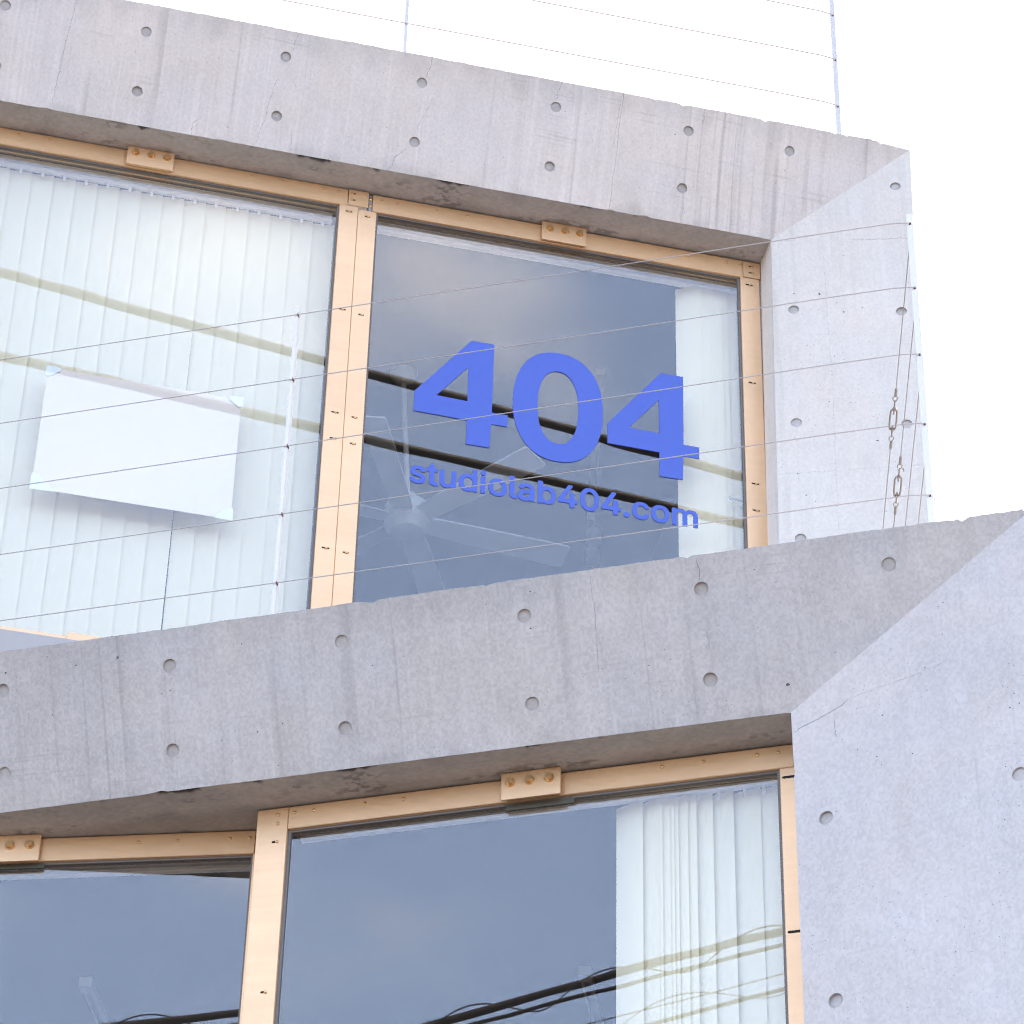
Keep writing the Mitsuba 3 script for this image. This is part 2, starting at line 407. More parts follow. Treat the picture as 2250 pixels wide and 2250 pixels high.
def ribbon(pts, to3, w, seed):
    r = np.random.default_rng(seed)
    pts = np.array(pts, float)
    out = [pts[0]]
    for a, b in zip(pts[:-1], pts[1:]):
        k = max(int(np.linalg.norm(b - a) / .008), 1)
        for i in range(1, k + 1):
            out.append(a + (b - a) * i / k + (r.normal(0, .0016, 2) if i < k else 0))
    p = np.array(out)
    t = np.gradient(p, axis=0)
    t /= np.linalg.norm(t, axis=1, keepdims=True) + 1e-9
    nn = np.stack([-t[:, 1], t[:, 0]], 1)
    ww = w * (.35 + .65 * r.random(len(p))) * .5
    ww[0] = ww[-1] = w * .1
    v = np.vstack([p + nn * ww[:, None], p - nn * ww[:, None]])
    m = len(p)
    return to3(v), np.array([[i, i + 1, m + i + 1, m + i] for i in range(m - 1)])


b3h, b3l = beam3(HI), beam3(LO)
cracks_hi = [([(-2.57, .0), (-2.572, .05), (-2.555, .07), (-2.535, .09)], .0022), ([(-2.17, .548), (-2.185, .51), (-2.19, .46)], .002),
             ([(-2.29, .02), (-2.285, .07), (-2.27, .12), (-2.265, .17), (-2.25, .28), (-2.24, .32)], .0018), ([(-2.14, .0), (-2.145, .06), (-2.15, .09)], .0018),
             ([(-1.72, .0), (-1.70, .025), (-1.695, .065), (-1.66, .10), (-1.648, .115)], .0024), ([(-1.585, .55), (-1.59, .50), (-1.605, .45)], .0022),
             ([(-1.62, .19), (-1.605, .25), (-1.58, .31), (-1.56, .37)], .0016), ([(-1.005, .55), (-1.02, .50), (-1.022, .455)], .0022),
             ([(-.36, .55), (-.355, .50), (-.37, .46)], .0018), ([(.17, .548), (.168, .5)], .0016), ([(-.41, .10), (-.40, .04)], .0018),
             ([(-3.13, .55), (-3.135, .45), (-3.15, .30), (-3.16, .12), (-3.165, .02)], .0022), ([(-.735, .548), (-.74, .45), (-.748, .30)], .0016)]
cracks_lo = [([(-.25, .53), (-.243, .49), (-.25, .46)], .002), ([(-.24, .30), (-.235, .24)], .0014), ([(-.60, .54), (-.595, .40), (-.60, .2)], .0012)]
for c, w in cracks_hi:
    obj(B + '__beam__crack', ribbon(c, b3h, w * .8, len(scene)), 'crack_dark')
for c, w in cracks_lo:
    obj(B + '__beam_001__crack', ribbon(c, b3l, w, len(scene)), 'crack_dark')
p3h, p3l = pier3(PH), pier3(PL)
for c, w in [([(.04, -.012), (.11, -.013)], .0016), ([(.35, -.03), (.47, -.035), (.60, -.04)], .0018), ([(.0, -1.30), (.25, -1.295), (.6, -1.29)], .0008), ([(.23, -1.6), (.235, -.8), (.225, -.1)], .0007)]:
    obj(B + '__pier__crack', ribbon(c, p3h, w, len(scene)), 'crack_dark')
for c, w in [([(.008, -.075), (.06, -.06), (.12, -.045), (.165, -.03), (.20, -.012)], .0018), ([(.2, -.012), (.28, -.005), (.40, .005), (.52, .02)], .0006), ([(.145, -.06), (.150, -.14)], .0016)]:
    obj(B + '__pier_001__crack', ribbon(c, p3l, w, len(scene)), 'crack_dark')


def pores(spots, to3, key):
    r = np.random.default_rng(len(spots))
    vs, fs, k = [], [], 0
    for s, t, rr in spots:
        m = 7
        ang = np.linspace(0, 2 * np.pi, m, endpoint=False) + r.random()
        q = np.stack([s + rr * np.cos(ang) * r.uniform(.6, 1.2, m), t + rr * np.sin(ang) * r.uniform(.5, 1.1, m)], 1)
        vs.append(to3(q))
        fs += [[k, k + i, k + i + 1] for i in range(1, m - 1)]
        k += m
    tag(obj(key, (np.vstack(vs), np.array(fs)), 'pore_dark'), 'small dark air pores', kind='stuff')


def scatter(n, s0, s1, t0, t1, rmin, rmax, seed, clumps=7):
    r = np.random.default_rng(seed)
    c = np.stack([r.uniform(s0, s1, clumps), r.uniform(t0, t1, clumps)], 1)
    out = []
    for i in range(n):
        if i % 3:
            q = c[r.integers(clumps)] + r.normal(0, .06, 2)
        else:
            q = np.array([r.uniform(s0, s1), r.uniform(t0, t1)])
        if s0 < q[0] < s1 and t0 < q[1] < t1:
            out.append((q[0], q[1], rmin + (rmax - rmin) * r.random() ** 4))
    return out


pores(scatter(70, -3.3, .2, .03, .5, .0007, .0028, 1) + [(-.48, .40, .004), (.07, .31, .003)], b3h, B + '__beam__pores')
pores(scatter(130, -2.7, .5, .03, .5, .0007, .003, 2) + [(-2.62, .47, .005), (-2.22, .47, .0055), (-2.37, .463, .0035), (-.8, .50, .003), (-.81, .38, .003), (.0, .09, .006)], b3l, B + '__beam_001__pores')
pores(scatter(120, .05, .57, -1.6, .0, .0008, .0035, 3) + [(.20, -.33, .006), (.09, -.32, .004), (.30, -.44, .005), (.38, -.42, .003), (.41, -1.15, .006)], p3h, B + '__pier__pores')
pores([q for q in scatter(330, .02, .78, -1.2, .35, .0006, .0028, 4, 12) if q[1] < q[0] * .5 - .02], p3l, B + '__pier_001__pores')

# concealed body of the building: roofs, walls, floors, rooms
def block(F, u0, u1, depth, floor, low, top):
    o = lambda n, m, b: obj(f'{B}__{n}', F.mesh(m), b)
    o('roof_slab', bx(u0, u1, -depth, -.33, .02, top), 'terrace_coat')
    o('floor_slab', bx(u0, u1, -depth, -.36, floor - .25, floor), 'room_floor')
    o('room_ceiling', bx(u0 + .2, u1 - .3, -depth + .2, -.34, .004, .018), 'room_paint')
    o('back_wall', bx(u0, u1, -depth, -depth + .2, floor, .02), 'room_paint')
    o('side_wall', bx(u0, u0 + .2, -depth + .2, -.2, floor, .02), 'room_paint')
    o('side_wall', bx(u1 - .3, u1, -depth + .2, -.21, floor, .02), 'room_paint')
    o('lower_wall', bx(u0, u1, -depth, -.36, low, floor - .25), 'plain_concrete')


block(HI, -5.2, .42, 6.5, -2.70, -3.40, .40)
block(LO, -5.2, .62, 9.0, -2.95, -7.10, .42)
obj(B + '__sill', HI.mesh(bx(-5.2, .02, -.36, 0.0, -3.40, -2.642, .004)), 'plain_concrete')
obj(B + '__sill', LO.mesh(bx(-5.2, .02, -.36, 0.0, -3.9, -2.9, .004)), 'plain_concrete')


# ------------------------------------------------------------------ windows
def hexbolt(F, u, n, z, r=.0128, h=.0145, ang=0.3, washer=True):
    a = np.arange(6) * np.pi / 3 + ang
    hexa = Polygon(np.stack([u + r * np.cos(a), z + r * np.sin(a)], 1))
    m = [slab(hexa, n + .003, n + h)]
    hexi = Polygon(np.stack([u + r * .86 * np.cos(a), z + r * .86 * np.sin(a)], 1))
    m.append(slab(hexi, n + h, n + h + .0012))
    if washer:
        m.append(lathe([(r * 1.32, -.001), (r * 1.32, .003), (0.0005, .0031)], 20, 'n', (u, n, z)))
    return F.mesh(cat(*m))


def rivet(F, u, n, z, r=.0062):
    return F.mesh(lathe([(r * 1.15, -.001), (r * 1.05, .0016), (r * .85, .0036), (r * .45, .0046), (.0002, .0048)], 12, 'n', (u, n, z)))


def stadium(u, z, w, h):
    return Polygon([(u - w / 2, z), (u + w / 2, z + 1e-5), (u + w / 2, z - 1e-5)]).buffer(h / 2, 5)


def slot_screw(W, F, u, n, z, w=.021, head=0.0, dark='slot_brown', fill=True):
    """A slotted hole with a round screw head in it."""
    obj(W + '__slot', F.mesh(slab(stadium(u, z, w, .0075), n - .003, n + .0006)), dark)
    obj(W + '__screw', F.mesh(lathe([(.0058, -.001), (.0055, .003), (.003, .0052), (.0002, .0056)], 12, 'n', (u + head, n, z - .001))), 'gold_bolt')


def panes(W, F, u0, u1, z0, z1, n):
    a, b = np.meshgrid(np.linspace(u0, u1, 45), np.linspace(z0, z1, 64), indexing='ij')
    wave = 1.1e-4 * (meshkit.fbm(np.stack([a * 3.2, b * 3.2, np.full_like(a, u0 * 7 + F.yaw * 9)], -1), 2, seed=5) - .5)   # the slight roll of float glass
    f = np.array([[i * 64 + j, i * 64 + j + 1, (i + 1) * 64 + j + 1, (i + 1) * 64 + j] for i in range(44) for j in range(63)])
    obj(f'{W}__pane', (F.p(a.ravel(), n + wave.ravel(), b.ravel()), f), 'glass', smooth=True)


def gaskets(W, F, u0, u1, z0, z1, n, w=.008):
    obj(W + '__gasket', F.mesh(bx(u0, u0 + w, n - .016, n + .005, z0, z1)), 'gasket')
    obj(W + '__gasket', F.mesh(bx(u1 - w, u1, n - .016, n + .005, z0, z1)), 'gasket')
    obj(W + '__gasket', F.mesh(bx(u0 + w, u1 - w, n - .016, n + .004, z1 - w * .8, z1)), 'gasket')


def plate(W, F, u0, u1, z0, z1, n, proud, bolts, bz):
    """Bolted bracket plate standing off the transom on a packing piece."""
    f = n + proud
    obj(W + '__plate', F.mesh(bx(u0, u1, f - .0095, f, z0, z1, .0012)), 'gold_metal')
    obj(W + '__packing', F.mesh(bx(u0 + .012, u1 - .012, n + .0004, f - .0097, z0 + .012, z1 - .004)), 'gold_bolt')
    for i, b in enumerate(bolts):
        obj(W + '__bolt', hexbolt(F, b, f, bz, ang=.25 + 1.7 * i), 'gold_bolt')


NW = -.155
W1, W2, W3, W4 = (B + '__window' + s for s in ('', '_001', '_002', '_003'))
tag(W1, 'window of the upper storey closed by white vertical blinds')
tag(W2, 'window with blue 404 lettering')
tag(W3, 'right window of the lower storey')
tag(W4, 'turned left window of the lower storey')
M = lambda W, nm, F, *a, b='gold_metal', c=.0018: obj(f'{W}__{nm}', F.mesh(bx(*a, c)), b)
# upper left
M(W1, 'transom', HI, -3.52, -1.8565, NW - .05, NW, -.095, -.003)
M(W1, 'transom', HI, -3.52, -1.893, NW - .05, NW, -2.62, -2.525)
M(W1, 'mullion', HI, -1.891, -1.8095, NW - .06, NW + .0015, -2.63, -.0965)
M(W1, 'mullion', HI, -3.61, -3.525, NW - .06, NW + .0015, -2.63, -.003)
plate(W1, HI, -2.819, -2.619, -.103, -.0015, NW, .028, (-2.784, -2.717, -2.650), -.036)
M(W1, 'clip', HI, -1.855, -1.767, NW + .001, NW + .007, -.0945, -.006)
M(W1, 'plate', HI, -2.812, -2.612, NW + .001, NW + .010, -2.635, -2.514)
for z in (-.030, -.066):
    slot_screw(W1, HI, -1.835, NW + .007, z, .016, -.006)
M(W1, 'bracket', HI, -1.7655, -1.7495, NW - .04, NW - .002, -.104, -.012, b='grey_metal')
for z in (-.036, -.075):
    obj(W1 + '__rivet', rivet(HI, -1.758, NW - .002, z, .0072), 'gold_bolt')
for u in (-3.28, -3.148, -2.278, -2.143, -1.967, -1.899):
    obj(W1 + '__rivet', rivet(HI, u, NW, -.026), 'gold_bolt')
for z in (-.131, -.684, -1.238, -1.373, -1.927):
    slot_screw(W1, HI, -1.849, NW + .0015, z, .024, .002, 'slot_dark' if z < -1.2 else 'slot_brown')
panes(W1, HI, -3.52, -1.893, -2.53, -.09, NW - .020)
gaskets(W1, HI, -3.522, -1.8915, -2.524, -.0955, NW - .018)
# upper right, lettered
M(W2, 'transom', HI, -1.748, -.0825, NW - .05, NW, -.1035, -.008)
M(W2, 'transom', HI, -1.726, -.097, NW - .05, NW, -2.62, -2.525)
M(W2, 'mullion', HI, -1.8085, -1.728, NW - .06, NW - .001, -2.63, -.1055)
M(W2, 'clip', HI, -.081, -.003, NW - .04, NW + .0012, -.0990, -.009)
M(W2, 'jamb', HI, -.0955, -.0085, NW - .06, NW - .001, -2.63, -.1025)
M(W2, 'jamb_trim', HI, -.0075, -.0005, NW - .06, NW - .012, -2.63, -.03, b='grey_metal', c=0)
plate(W2, HI, -1.000, -.800, -.106, -.0015, NW, .020, (-.964, -.897, -.831), -.040)
for u in (-1.706, -1.638, -1.463, -1.329, -.467, -.334, -.158, -.092):
    obj(W2 + '__rivet', rivet(HI, u, NW, -.037), 'gold_bolt')
for z in (-.036, -.073):
    slot_screw(W2, HI, -.046, NW + .0012, z, .014, .008)
for z in (-.140, -.694, -1.246, -1.383, -1.932):
    slot_screw(W2, HI, -1.767, NW - .001, z, .018, .003)
for z in (-.143, -.699, -1.245, -1.385, -1.93):
    slot_screw(W2, HI, -.056, NW - .001, z, .026, .004, 'slot_dark')
panes(W2, HI, -1.727, -.096, -2.53, -.10, NW - .020)
gaskets(W2, HI, -1.7275, -.0965, -2.524, -.104, NW - .018)

# lower right
NL = -.17
M(W3, 'mullion', LO, -1.8185, -1.7115, NL - .03, NL + .001, -2.9, -.006)
M(W3, 'return_panel', LO, -1.8185, -1.790, NL - .16, NL - .0305, -2.9, -.006)
M(W3, 'transom', LO, -1.7105, -.0255, NL - .05, NL, -.0895, -.006)
M(W3, 'jamb', LO, -.0725, .02, NL - .06, NL - .001, -2.9, -.0905)
plate(W3, LO, -.978, -.780, -.102, -.0015, NL, .032, (-.948, -.883, -.817), -.039)
for u in (-1.69, -1.623, -1.448, -1.316, -.452, -.317, -.143, -.074):
    obj(W3 + '__rivet', rivet(LO, u, NL, -.030), 'gold_bolt')
for z in (-.032, -.066):
    obj(W3 + '__rivet', rivet(LO, -1.746, NL + .001, z), 'gold_bolt')
for z in (-.135, -.688, -1.24):
    slot_screw(W3, LO, -1.752, NL + .001, z, .012, .008, 'slot_dark')
for z in (-.126, -.683, -1.24):
    obj(W3 + '__slot', LO.mesh(slab(stadium(-.038, z, .045, .009), NL - .004, NL - .0004)), 'slot_dark')
panes(W3, LO, -1.7105, -.0735, -2.9, -.085, NL - .020)
gaskets(W3, LO, -1.711, -.0735, -2.9, -.090, NL - .018, .009)
obj(W3 + '__reflection_strip', LO.mesh(bx(-.972, -.745, NL - .0185, NL - .010, -.117, -.0965)), 'reflection_grey')  # added dark strip standing in for the reflection below the plate
M(W3, 'transom', LO, -1.71, -.03, NL - .05, NL, -2.95, -2.85)
# lower left, turned
M(W4, 'transom', LP, -1.66, -.0005, -.05, 0, -.0925, -.004)
plate(W4, LP, -.924, -.725, -.103, -.0015, 0, .023, (-.894, -.828, -.761), -.042)
for u in (-1.4, -.396, -.263, -.086, -.019):
    obj(W4 + '__rivet', rivet(LP, u, 0, -.033), 'gold_bolt')
M(W4, 'jamb', LP, -.0045, .10, -.06, -.001, -2.9, -.0935)
M(W4, 'mullion', LP, -1.75, -1.662, -.06, .001, -2.9, -.004)
panes(W4, LP, -1.66, -.0045, -2.9, -.088, -.020)
gaskets(W4, LP, -1.66, -.004, -2.9, -.093, -.018)
obj(W4 + '__reflection_strip', LP.mesh(bx(-.95, -.712, -.0185, -.010, -.112, -.0965)), 'reflection_grey')  # same added strip, a dark reflection in the glass made as geometry
M(W4, 'transom', LP, -1.66, -.0005, -.05, 0, -2.95, -2.85)

# ------------------------------------------------------------------ lettering
S = 'window_lettering'
tag(S, 'blue 404 above studiolab404.com stuck on the glass of the right upper window', 'lettering')
NG = NW - .020


def four(du):
    o = [(-1.287, -.719), (-1.188, -.719), (-1.190, -1.0885), (-1.122, -1.0885), (-1.122, -1.1495), (-1.191, -1.1495), (-1.195, -1.275), (-1.295, -1.275),
         (-1.295, -1.1495), (-1.520, -1.1455), (-1.521, -1.041)]
    h = [(-1.296, -.866), (-1.2945, -1.0495), (-1.428, -1.0445)]
    return Polygon([(a + du, b) for a, b in o], [[(a + du, b) for a, b in h]])


def oval(cu, cz, a, b, e):
    t = np.linspace(0, 2 * np.pi, 64, endpoint=False)
    c, s = np.cos(t), np.sin(t)
    return [(cu + a * np.sign(x) * abs(x) ** (2 / e), cz + b * np.sign(y) * abs(y) ** (2 / e)) for x, y in zip(c, s)]


zero = Polygon(oval(-.907, -.997, .1945, .291, 2.25), [oval(-.907, -1.001, .0885, .194, 2.25)])
for poly in (four(0), zero, four(.828)):
    obj(S + '__digit', HI.mesh(slab(poly, NG + .0005, NG + .0040)), 'blue_vinyl')


def letters(text, u0, u1, z, cap, fat):
    """Each letter of the text as a fattened flat outline, fitted between u0 and u1."""
    whole = meshkit.text_mesh(text, cap, .004, True)
    top = whole.face_normals[:, 2] > .9
    outline = unary_union([Polygon(t[:, :2]).buffer(1e-5) for t in whole.triangles[top]])
    parts = sorted(outline.geoms, key=lambda g: g.bounds[0])
    w0, w1 = outline.bounds[0], outline.bounds[2]
    sx = (u1 - u0) / (w1 - w0)
    for g in parts:
        g = Polygon([(u0 + (x - w0) * sx, z + y) for x, y in g.exterior.coords], [[(u0 + (x - w0) * sx, z + y) for x, y in h.coords] for h in g.interiors])
        yield slab(g.buffer(fat, join_style=2, mitre_limit=1.5).simplify(.0006), NG + .0005, NG + .0035)


pieces = list(letters('studiolab404.com', -1.523, -.305, -1.511, .107, .0006))
merged, dot = [], None
for m in pieces:      # the dot of the i belongs to the i
    if merged and abs(m.bounds[:, 0].mean() - merged[-1].bounds[:, 0].mean()) < .008:
        merged[-1] = cat(merged[-1], m)
    else:
        merged.append(m)
for m in merged:
    obj(S + '__letter', HI.mesh(m), 'blue_vinyl')

# ------------------------------------------------------------------ blinds
def slat(F, u, n, ztop, zbot, ang, w=.10, twist=0.0, curve=.004, shift=0.0):
    """One hanging fabric slat, slightly bowed; ang from the window plane."""
    rows, cols = 10, 7
    v = []
    for i in range(rows):
        a = ang + twist * i / (rows - 1)
        for j in range(cols):
            q = (j / (cols - 1) - .5)
            bow = curve * (1 - 4 * q * q)
            x, y = q * w, bow
            v.append((u + shift * i / (rows - 1) + x * math.cos(a) - y * math.sin(a), n + x * math.sin(a) + y * math.cos(a), ztop + (zbot - ztop) * i / (rows - 1)))
    v = np.array(v)
    f = [[i * cols + j, i * cols + j + 1, (i + 1) * cols + j + 1, (i + 1) * cols + j] for i in range(rows - 1) for j in range(cols - 1)]
    return F.p(v[:, 0], v[:, 1], v[:, 2]), np.array(f)


def head_rail(Bk, F, u0, u1, n, z):
    obj(Bk + '__head_rail', F.mesh(cat(bx(u0, u1, n - .02, n + .02, z - .016, z, .0015), *[bx(u, u + .02, n - .005, n + .005, z - .034, z - .0165) for u in np.linspace(u0 + .1, u1 - .1, 3)])), 'rail_white')
    obj(Bk + '__lower_rail', F.mesh(bx(u0, u1, n - .006, n + .018, z - .050, z - .034, .0015)), 'rail_white')


def carriers(Bk, F, us, n, z):
    for u in us:
        obj(Bk + '__carrier', F.mesh(bx(u - .006, u + .006, n - .004, n + .004, z - .032, z, .001)), 'rail_white')


V1 = 'vertical_blind'
tag(V1, 'white vertical blind drawn across the upper left window', 'blind')
head_rail(V1, HI, -3.52, -1.90, -.30, -.040)
us = [-3.294 + .0935 * (i + .5) for i in range(-2, 15)]
for i, u in enumerate(us):
    odd = abs(u - (-2.444 + .0935 * .5)) < .03
    obj(V1 + '__slat', slat(HI, u, -.30, -.100, -2.56, rad(6 + 1.2 * math.sin(i * 2.1)), .1005 if not odd else .089, rad(0.8 * math.sin(i * 1.3)), .0015, .007 if odd else 0), 'blind_fabric', smooth=True)
carriers(V1, HI, us, -.288, -.090)
V2 = 'vertical_blind_001'
counts['vertical_blind_001'] = 0
tag(V2, 'white vertical blind gathered at the right of the lettered window', 'blind')
head_rail(V2, HI, -1.725, -.02, -.30, -.043)
stack = [(-.300 + .0135 * k, rad(24 + 3 * math.sin(k * 1.9))) for k in range(9)] + [(-.165, rad(22)), (-.125, rad(20)), (-.075, rad(16)), (-.03, rad(12))]
for k, (u, a) in enumerate(stack):
    obj(V2 + '__slat', slat(HI, u, -.30, -.098, -2.56, a, .10, rad(3 * math.sin(k)), .004), 'blind_fabric', smooth=True)
V3 = 'vertical_blind_002'
tag(V3, 'white vertical blind gathered at the right of the lower window', 'blind')
head_rail(V3, LO, -1.705, -.02, -.30, -.019)
stack = [(-.59, rad(18))] + [(-.533 + .0125 * k, rad(26 + 3 * math.sin(k * 2.3))) for k in range(6)] + [(-.438, rad(27)), (-.41, rad(25)), (-.36, rad(18)), (-.294, rad(14)), (-.207, rad(12)), (-.146, rad(12)), (-.085, rad(11)), (-.035, rad(9))]
for k, (u, a) in enumerate(stack):
    obj(V3 + '__slat', slat(LO, u, -.30, -.078, -2.8, a, .10, rad(3 * math.sin(k * 1.7)), .005), 'blind_fabric', smooth=True)
carriers(V3, LO, [q[0] for q in stack[-6:]], -.29, -.070)
V4 = 'curtain_rail'
tag(V4, 'bare white blind rail inside the turned lower left window', 'rail')
obj(V4, LP.mesh(cat(bx(-1.65, .0, -.17, -.13, -.036, -.020, .0015), bx(-1.65, .0, -.156, -.132, -.070, -.054, .0015))), 'rail_white')

# the sheet of paper taped inside the pane
PP = 'paper_sheet'
tag(PP, 'blank white paper sheet taped by its corners inside the upper left window', 'paper')
nx, nz = 14, 10
gu, gz = np.meshgrid(np.linspace(-3.021, -2.230, nx), np.linspace(-1.8285, -1.217, nz), indexing='ij')
bul = .004 * (meshkit.fbm(np.stack([gu * 4, gz * 4, gu * 0], -1), 3, seed=3) - .5) - .006 * (1 - ((gu + 2.62) / .4) ** 2) * (1 - ((gz + 1.52) / .31) ** 2)
v = HI.p(gu.ravel(), (NG - .024 + bul).ravel(), gz.ravel())
f = np.array([[i * nz + j, (i + 1) * nz + j, (i + 1) * nz + j + 1, i * nz + j + 1] for i in range(nx - 1) for j in range(nz - 1)])
obj(PP + '__sheet', (v, f), 'paper', smooth=True)
for cu, cz, su, sz, q in ((-3.021, -1.217, 1, -1, .055), (-2.230, -1.217, -1, -1, .055), (-2.230, -1.8285, -1, 1, .062), (-3.021, -1.8285, 1, 1, .085)):
    tri = Polygon([(cu - su * .008, cz - sz * .008), (cu + su * q, cz - sz * .006), (cu + su * q * .9, cz + sz * .012), (cu + su * .012, cz + sz * q * .8), (cu - su * .006, cz + sz * q * .85)])
    obj(PP + '__tape', HI.mesh(slab(tri, NG - .0200, NG - .0190)), 'tape')

# a clothes hanger end seen beside the lettered window's blind
HG = 'clothes_hanger'
tag(HG, 'thin white clothes hanger tip against the blind beside the window jamb', 'hanger')
obj(HG, cat(tube(HI.p(np.array([-.140, -.11, -.06, .0]), -.235, np.array([-1.278, -1.283, -1.290, -1.296])), .0055),
            tube(HI.p(np.array([-.148, -.146, -.12, -.08, .0]), -.235, np.array([-1.272, -1.286, -1.303, -1.335, -1.39])), .0013, 6),
            tube(HI.p(np.array([-.140, -.149, -.147, -.140]), -.235, np.array([-1.272, -1.272, -1.285, -1.285])), .0018, 6)), 'fan_white', smooth=True)

# ------------------------------------------------------------------ rooms: fan and lights
FN = 'ceiling_fan'
tag(FN, 'white six-bladed ceiling fan inside the lettered window', 'ceiling fan')
fu, fn, fz = -1.313, -1.32, -.859
obj(FN + '__canopy', HI.mesh(lathe([(.002, -.062), (.022, -.062), (.030, -.055), (.055, -.030), (.066, -.004), (.066, .0)], 24, 'z', (fu - .05, fn - .005, .003))), 'fan_white', smooth=40)
obj(FN + '__rod', tube(HI.p(np.array([fu - .05, fu]), np.array([fn - .005, fn]), np.array([-.05, fz + .10])), .0125, 12), 'fan_white', smooth=True)
obj(FN + '__motor', HI.mesh(lathe([(.001, .16), (.035, .16), (.045, .11), (.085, .10), (.105, .085), (.108, .03), (.100, .02), (.104, .015), (.104, -.012), (.085, -.03), (.075, -.05), (.05, -.058), (.001, -.060)], 32, 'z', (fu, fn, fz))), 'fan_white', smooth=40)
for k in range(6):
    a = rad(-6 + 60 * k)
    sec = np.array([(.10, .045), (.14, .05), (.30, .056), (.55, .062), (.735, .066), (.755, .060)])
    v = []
    for rr, hw in sec:
        for wv in (-1, 1):
            for th in (0, .007):
                v.append((rr, wv * hw, wv * hw * .20 + th + .012))
    v = np.array(v)
    f = []
    for i in range(len(sec) - 1):
        p, q = 4 * i, 4 * i + 4
        for x, y in ((0, 1), (1, 3), (3, 2), (2, 0)):
            f.append([p + x, p + y, q + y, q + x])
    f += [[0, 2, 3, 1], [4 * len(sec) - 4, 4 * len(sec) - 3, 4 * len(sec) - 1, 4 * len(sec) - 2]]
    c, s = math.cos(a), math.sin(a)
    w = np.stack([fu + v[:, 0] * c - v[:, 1] * s, fn + v[:, 0] * s + v[:, 1] * c, fz + v[:, 2]], 1)
    obj(FN + '__blade', (HI.p(w[:, 0], w[:, 1], w[:, 2]), np.array(f)), 'fan_white')


def track(name, label, F, u0, n0, u1, n1, spots=()):
    tag(name, label, 'track light')
    d = np.array([u1 - u0, n1 - n0])
    L = np.linalg.norm(d)
    yaw = math.atan2(d[1], d[0])

    def place(m):
        v = m.vertices
        c, s = math.cos(yaw), math.sin(yaw)
        return F.mesh(trimesh.Trimesh(np.stack([u0 + v[:, 0] * c - v[:, 1] * s, n0 + v[:, 0] * s + v[:, 1] * c, v[:, 2]], 1), m.faces, process=False))
    obj(name + '__end_box', place(bx(0, .05, -.024, .024, -.036, .003, .002)), 'fan_white')
    obj(name + '__track', place(cat(bx(.0505, L, -.020, -.010, -.028, .003), bx(.0505, L, .010, .020, -.028, .003), bx(.0505, L, -.0095, .0095, -.006, .003))), 'fan_white')
    for t in spots:
        obj(name + '__spotlight', place(cat(bx(t - .05, t + .05, -.018, .018, -.07, -.029, .003), lathe([(.001, -.16), (.038, -.16), (.036, -.09), (.02, -.072), (.001, -.071)], 16, 'z', (t + .02, .015, 0)))), 'fan_white', smooth=30)


track('track_light', 'white ceiling track light inside the lettered window', HI, -.495, -1.05, -.205, -2.35, (1.12, 1.28))
track('track_light_001', 'white ceiling track light inside the turned lower left window', LO, -2.79, -1.12, -2.98, -2.3)
track('track_light_002', 'white ceiling track light inside the lower right window', LO, -1.022, -1.44, -1.16, -2.6, (.45,))

# ------------------------------------------------------------------ cable railings
def wire(R, pts, r=.0018, seg=6):
    return obj(R + '__wire', tube(pts, r, seg), 'wire_steel', smooth=True)


def bent(F, u0, u1, n, z0, z1, ends):
    """A front wire from the left to the corner post, hooking in at its end."""
    k = np.array([0, .25, .5, .75, .93, .985, 1.0])
    u = u0 + (u1 - u0) * k
    z = z0 + (z1 - z0) * k
    z = z - .010 * 4 * k * (1 - k) * .15
    z[-2:] += [-.002, -.011]
    z[-3] += .001
    return F.p(u, np.full(len(k), n), z)


R1 = 'cable_railing'
tag(R1, 'white posts with steel wires along the terrace edge of the lower storey', 'railing')
pn = .05
heights = [(1.954, 1.925), (1.648, 1.631), (1.344, 1.336), (1.045, 1.039), (.755, .743)]
# corner post: angle section; mid post: flat bar
obj(R1 + '__post', LO.mesh(cat(bx(.478, .500, pn - .006, pn, .50, 1.962, .0012), bx(.4915, .500, pn - .060, pn - .0065, .50, 1.962, .0012))), 'white_paint')
obj(R1 + '__post', LO.mesh(bx(-1.746, -1.733, pn - .024, pn + .002, .50, 1.989, .0015)), 'white_paint')
obj(R1 + '__post', LO.mesh(bx(-3.97, -3.957, pn - .024, pn + .002, .50, 1.989, .0015)), 'white_paint')
for z0, z1 in heights:
    zl = z0 + (z0 - z1) * .35
    wire(R1, bent(LO, -3.96, .490, pn + .006, zl, z1, 0))
    obj(R1 + '__grommet', LO.mesh(lathe([(.0005, .006), (.0034, .005), (.0038, .0), (.0038, -.004)], 10, 'n', (.490, pn, z1 - .011))), 'rust')
    zm = z1 + (zl - z1) * (.490 + 1.74) / 4.45
    obj(R1 + '__grommet', LO.mesh(bx(-1.7332, -1.7305, pn - .008, pn + .010, zm - .006, zm + .004, .0006)), 'rust')
# side run back to the pier, each with a turnbuckle
end_u, end_n = .20, -2.30


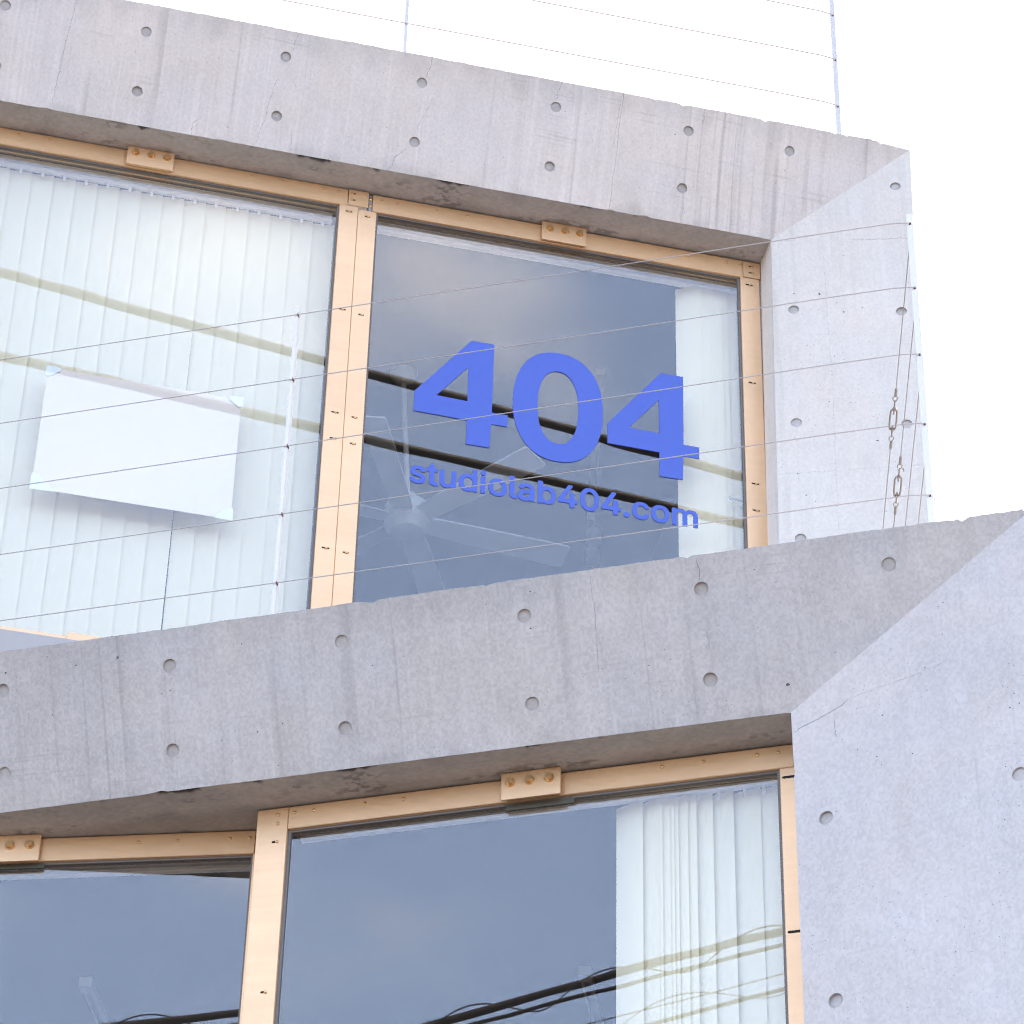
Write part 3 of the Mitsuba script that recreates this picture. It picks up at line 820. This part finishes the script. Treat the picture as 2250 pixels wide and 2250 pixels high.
def turnbuckle(a, b, hook):
    """Strainer between world points a and b: wrapped wire, eyes, open body."""
    a, b = np.array(a), np.array(b)
    d = (b - a) / np.linalg.norm(b - a)
    sx = np.cross(d, Z)
    sx /= np.linalg.norm(sx)
    L = np.linalg.norm(b - a)
    at = lambda t, s=0.0, zz=0.0: a + d * t * L + sx * s + Z * zz
    ms = []
    for t0, t1 in ((.0, .125), (.875, 1.0)):
        tt = np.linspace(t0, t1, 40)
        ms.append(tube([at(t, .0042 * math.cos(t * 560), .0042 * math.sin(t * 560)) for t in tt], .0022, 6))
        ms.append(tube([at(t0), at(t1)], .004, 8))
    for t0, t1 in ((.125, .21), (.79, .875)):
        ang = np.linspace(0, 2 * np.pi, 17)
        ms.append(tube([at((t0 + t1) / 2 - (t1 - t0) / 2 * math.cos(x), .0085 * math.sin(x) * (1.0 + .2 * math.cos(x))) for x in ang], .0019, 6))
    ms.append(tube([at(.20), at(.42)], .0030, 8))
    ms.append(tube([at(.62), at(.80)], .0030, 8))
    if hook:
        ms.append(tube([at(.21), at(.19, .006), at(.20, .014), at(.25, .017)], .0026, 6))
    ang = np.linspace(0, 2 * np.pi, 25)
    sup = lambda x: np.sign(x) * abs(x) ** .55
    ms.append(tube([at(.51 + .175 * sup(math.cos(x)), .0125 * sup(math.sin(x))) for x in ang], .0036, 8))
    ms.append(tube([at(.325), at(.36)], .0065, 10))
    ms.append(tube([at(.66), at(.695)], .0065, 10))
    return cat(*ms)


for i, (z0, z1) in enumerate(heights):
    su = .490 + .003 * i
    a, b = LO.p(su, pn - .03, z1), LO.p(su - (.477 - .084) / 1.73 * 2.10, pn - .03 - 2.10, z1)
    if i < 2:
        m0, m1 = (.41, .575) if i == 0 else (.425, .585)
        wire(R1, np.array([a, a + (b - a) * m0]))
        wire(R1, np.array([a + (b - a) * m1, b]))
        obj(R1 + '__turnbuckle', turnbuckle(a + (b - a) * m0, a + (b - a) * m1, i == 1), 'fitting_steel', smooth=True)
    else:
        wire(R1, np.array([a, b]))

R2 = 'cable_railing_001'
tag(R2, 'pale grey posts with thin wires along the roof edge of the upper storey', 'railing')
for u in (-1.688, -3.9):
    obj(R2 + '__post', HI.mesh(bx(u, u + .014, pn - .024, pn + .002, .50, 1.99, .0015)), 'roof_post_paint')
obj(R2 + '__post', HI.mesh(cat(bx(.316, .338, pn - .006, pn, .50, 1.965, .0012), bx(.3295, .338, pn - .045, pn - .0065, .50, 1.965, .0012))), 'roof_post_paint')
for z in (.843, 1.139, 1.431, 1.725, 1.93):
    wire(R2, bent(HI, -3.9, .328, pn + .006, z + .004, z + .012, 0), .0023)
    obj(R2 + '__grommet', HI.mesh(lathe([(.0005, .006), (.0034, .005), (.0038, .0), (.0038, -.004)], 10, 'n', (.328, pn, z))), 'rust')
    wire(R2, np.array([HI.p(.330, pn - .03, z), HI.p(.20, pn - 2.6, z)]), .0013)

# ------------------------------------------------------------------ utility cables over the street (seen mirrored in the glass)
def span(x0, x1, y, zf, r, seed, wob=.12):
    x = np.arange(x0, x1, .06)
    rr = np.random.default_rng(seed)
    lump = np.interp(x, np.arange(x0, x1 + .5, .22), rr.uniform(-1, 1, len(np.arange(x0, x1 + .5, .22))))
    z = zf(x) + lump * r * wob
    return tube(np.stack([x, np.full(len(x), y), z], 1), r, 10, r * (1 + .16 * np.abs(lump)))


for i, (zf, r) in enumerate(((lambda x: 14.523 + .0585 * (x + 0.0) - .0, .030), (lambda x: 13.925 + .104 * x, .028))):
    k = key_for('utility_cable')
    scene[k] = mikit.ply(span(-22, 24, 5.0, zf, r, 30 + i), 'cable_black', smooth=True)
    tag(k, ('thick black overhead cable mirrored higher in the lettered window', 'thick black overhead cable mirrored lower in the lettered window')[i], 'cable')
low = [(9.340, .0195, 'thickest black overhead cable mirrored in the lower windows'), (9.268, .0100, 'black cable just under the thickest one mirrored in the lower windows'),
       (9.108, .0030, 'thin black wire mirrored across the lower right blind'), (9.020, .0095, 'lowest black cable mirrored across the lower right blind')]
for i, (z, r, lab) in enumerate(low):
    k = key_for('utility_cable')
    scene[k] = mikit.ply(span(-24, 22, 4.0, lambda x, z=z: z + .006 * np.sin(x * 2.1 + i), r, 50 + i, .35), 'cable_black', smooth=True)
    tag(k, lab, 'cable')
for i, (zc, amp, r, pitch, lab) in enumerate(((9.318, .058, .0042, .80, 'loose spiral hanger wound round the two upper cables mirrored in the lower windows'),
                                              (9.064, .062, .0034, .95, 'loose spiral hanger wound round the lowest cable and thin wire mirrored in the lower windows'))):
    x = np.arange(-9, 7, .035)
    ph = 2 * np.pi * x / pitch + .35 * np.sin(x * 1.7) + i * 1.1
    k = key_for('cable_hanger')
    scene[k] = mikit.ply(tube(np.stack([x, 4.0 + amp * np.cos(ph), zc + amp * np.sin(ph)], 1), r, 6), 'cable_black', smooth=True)
    tag(k, lab, 'cable hanger')
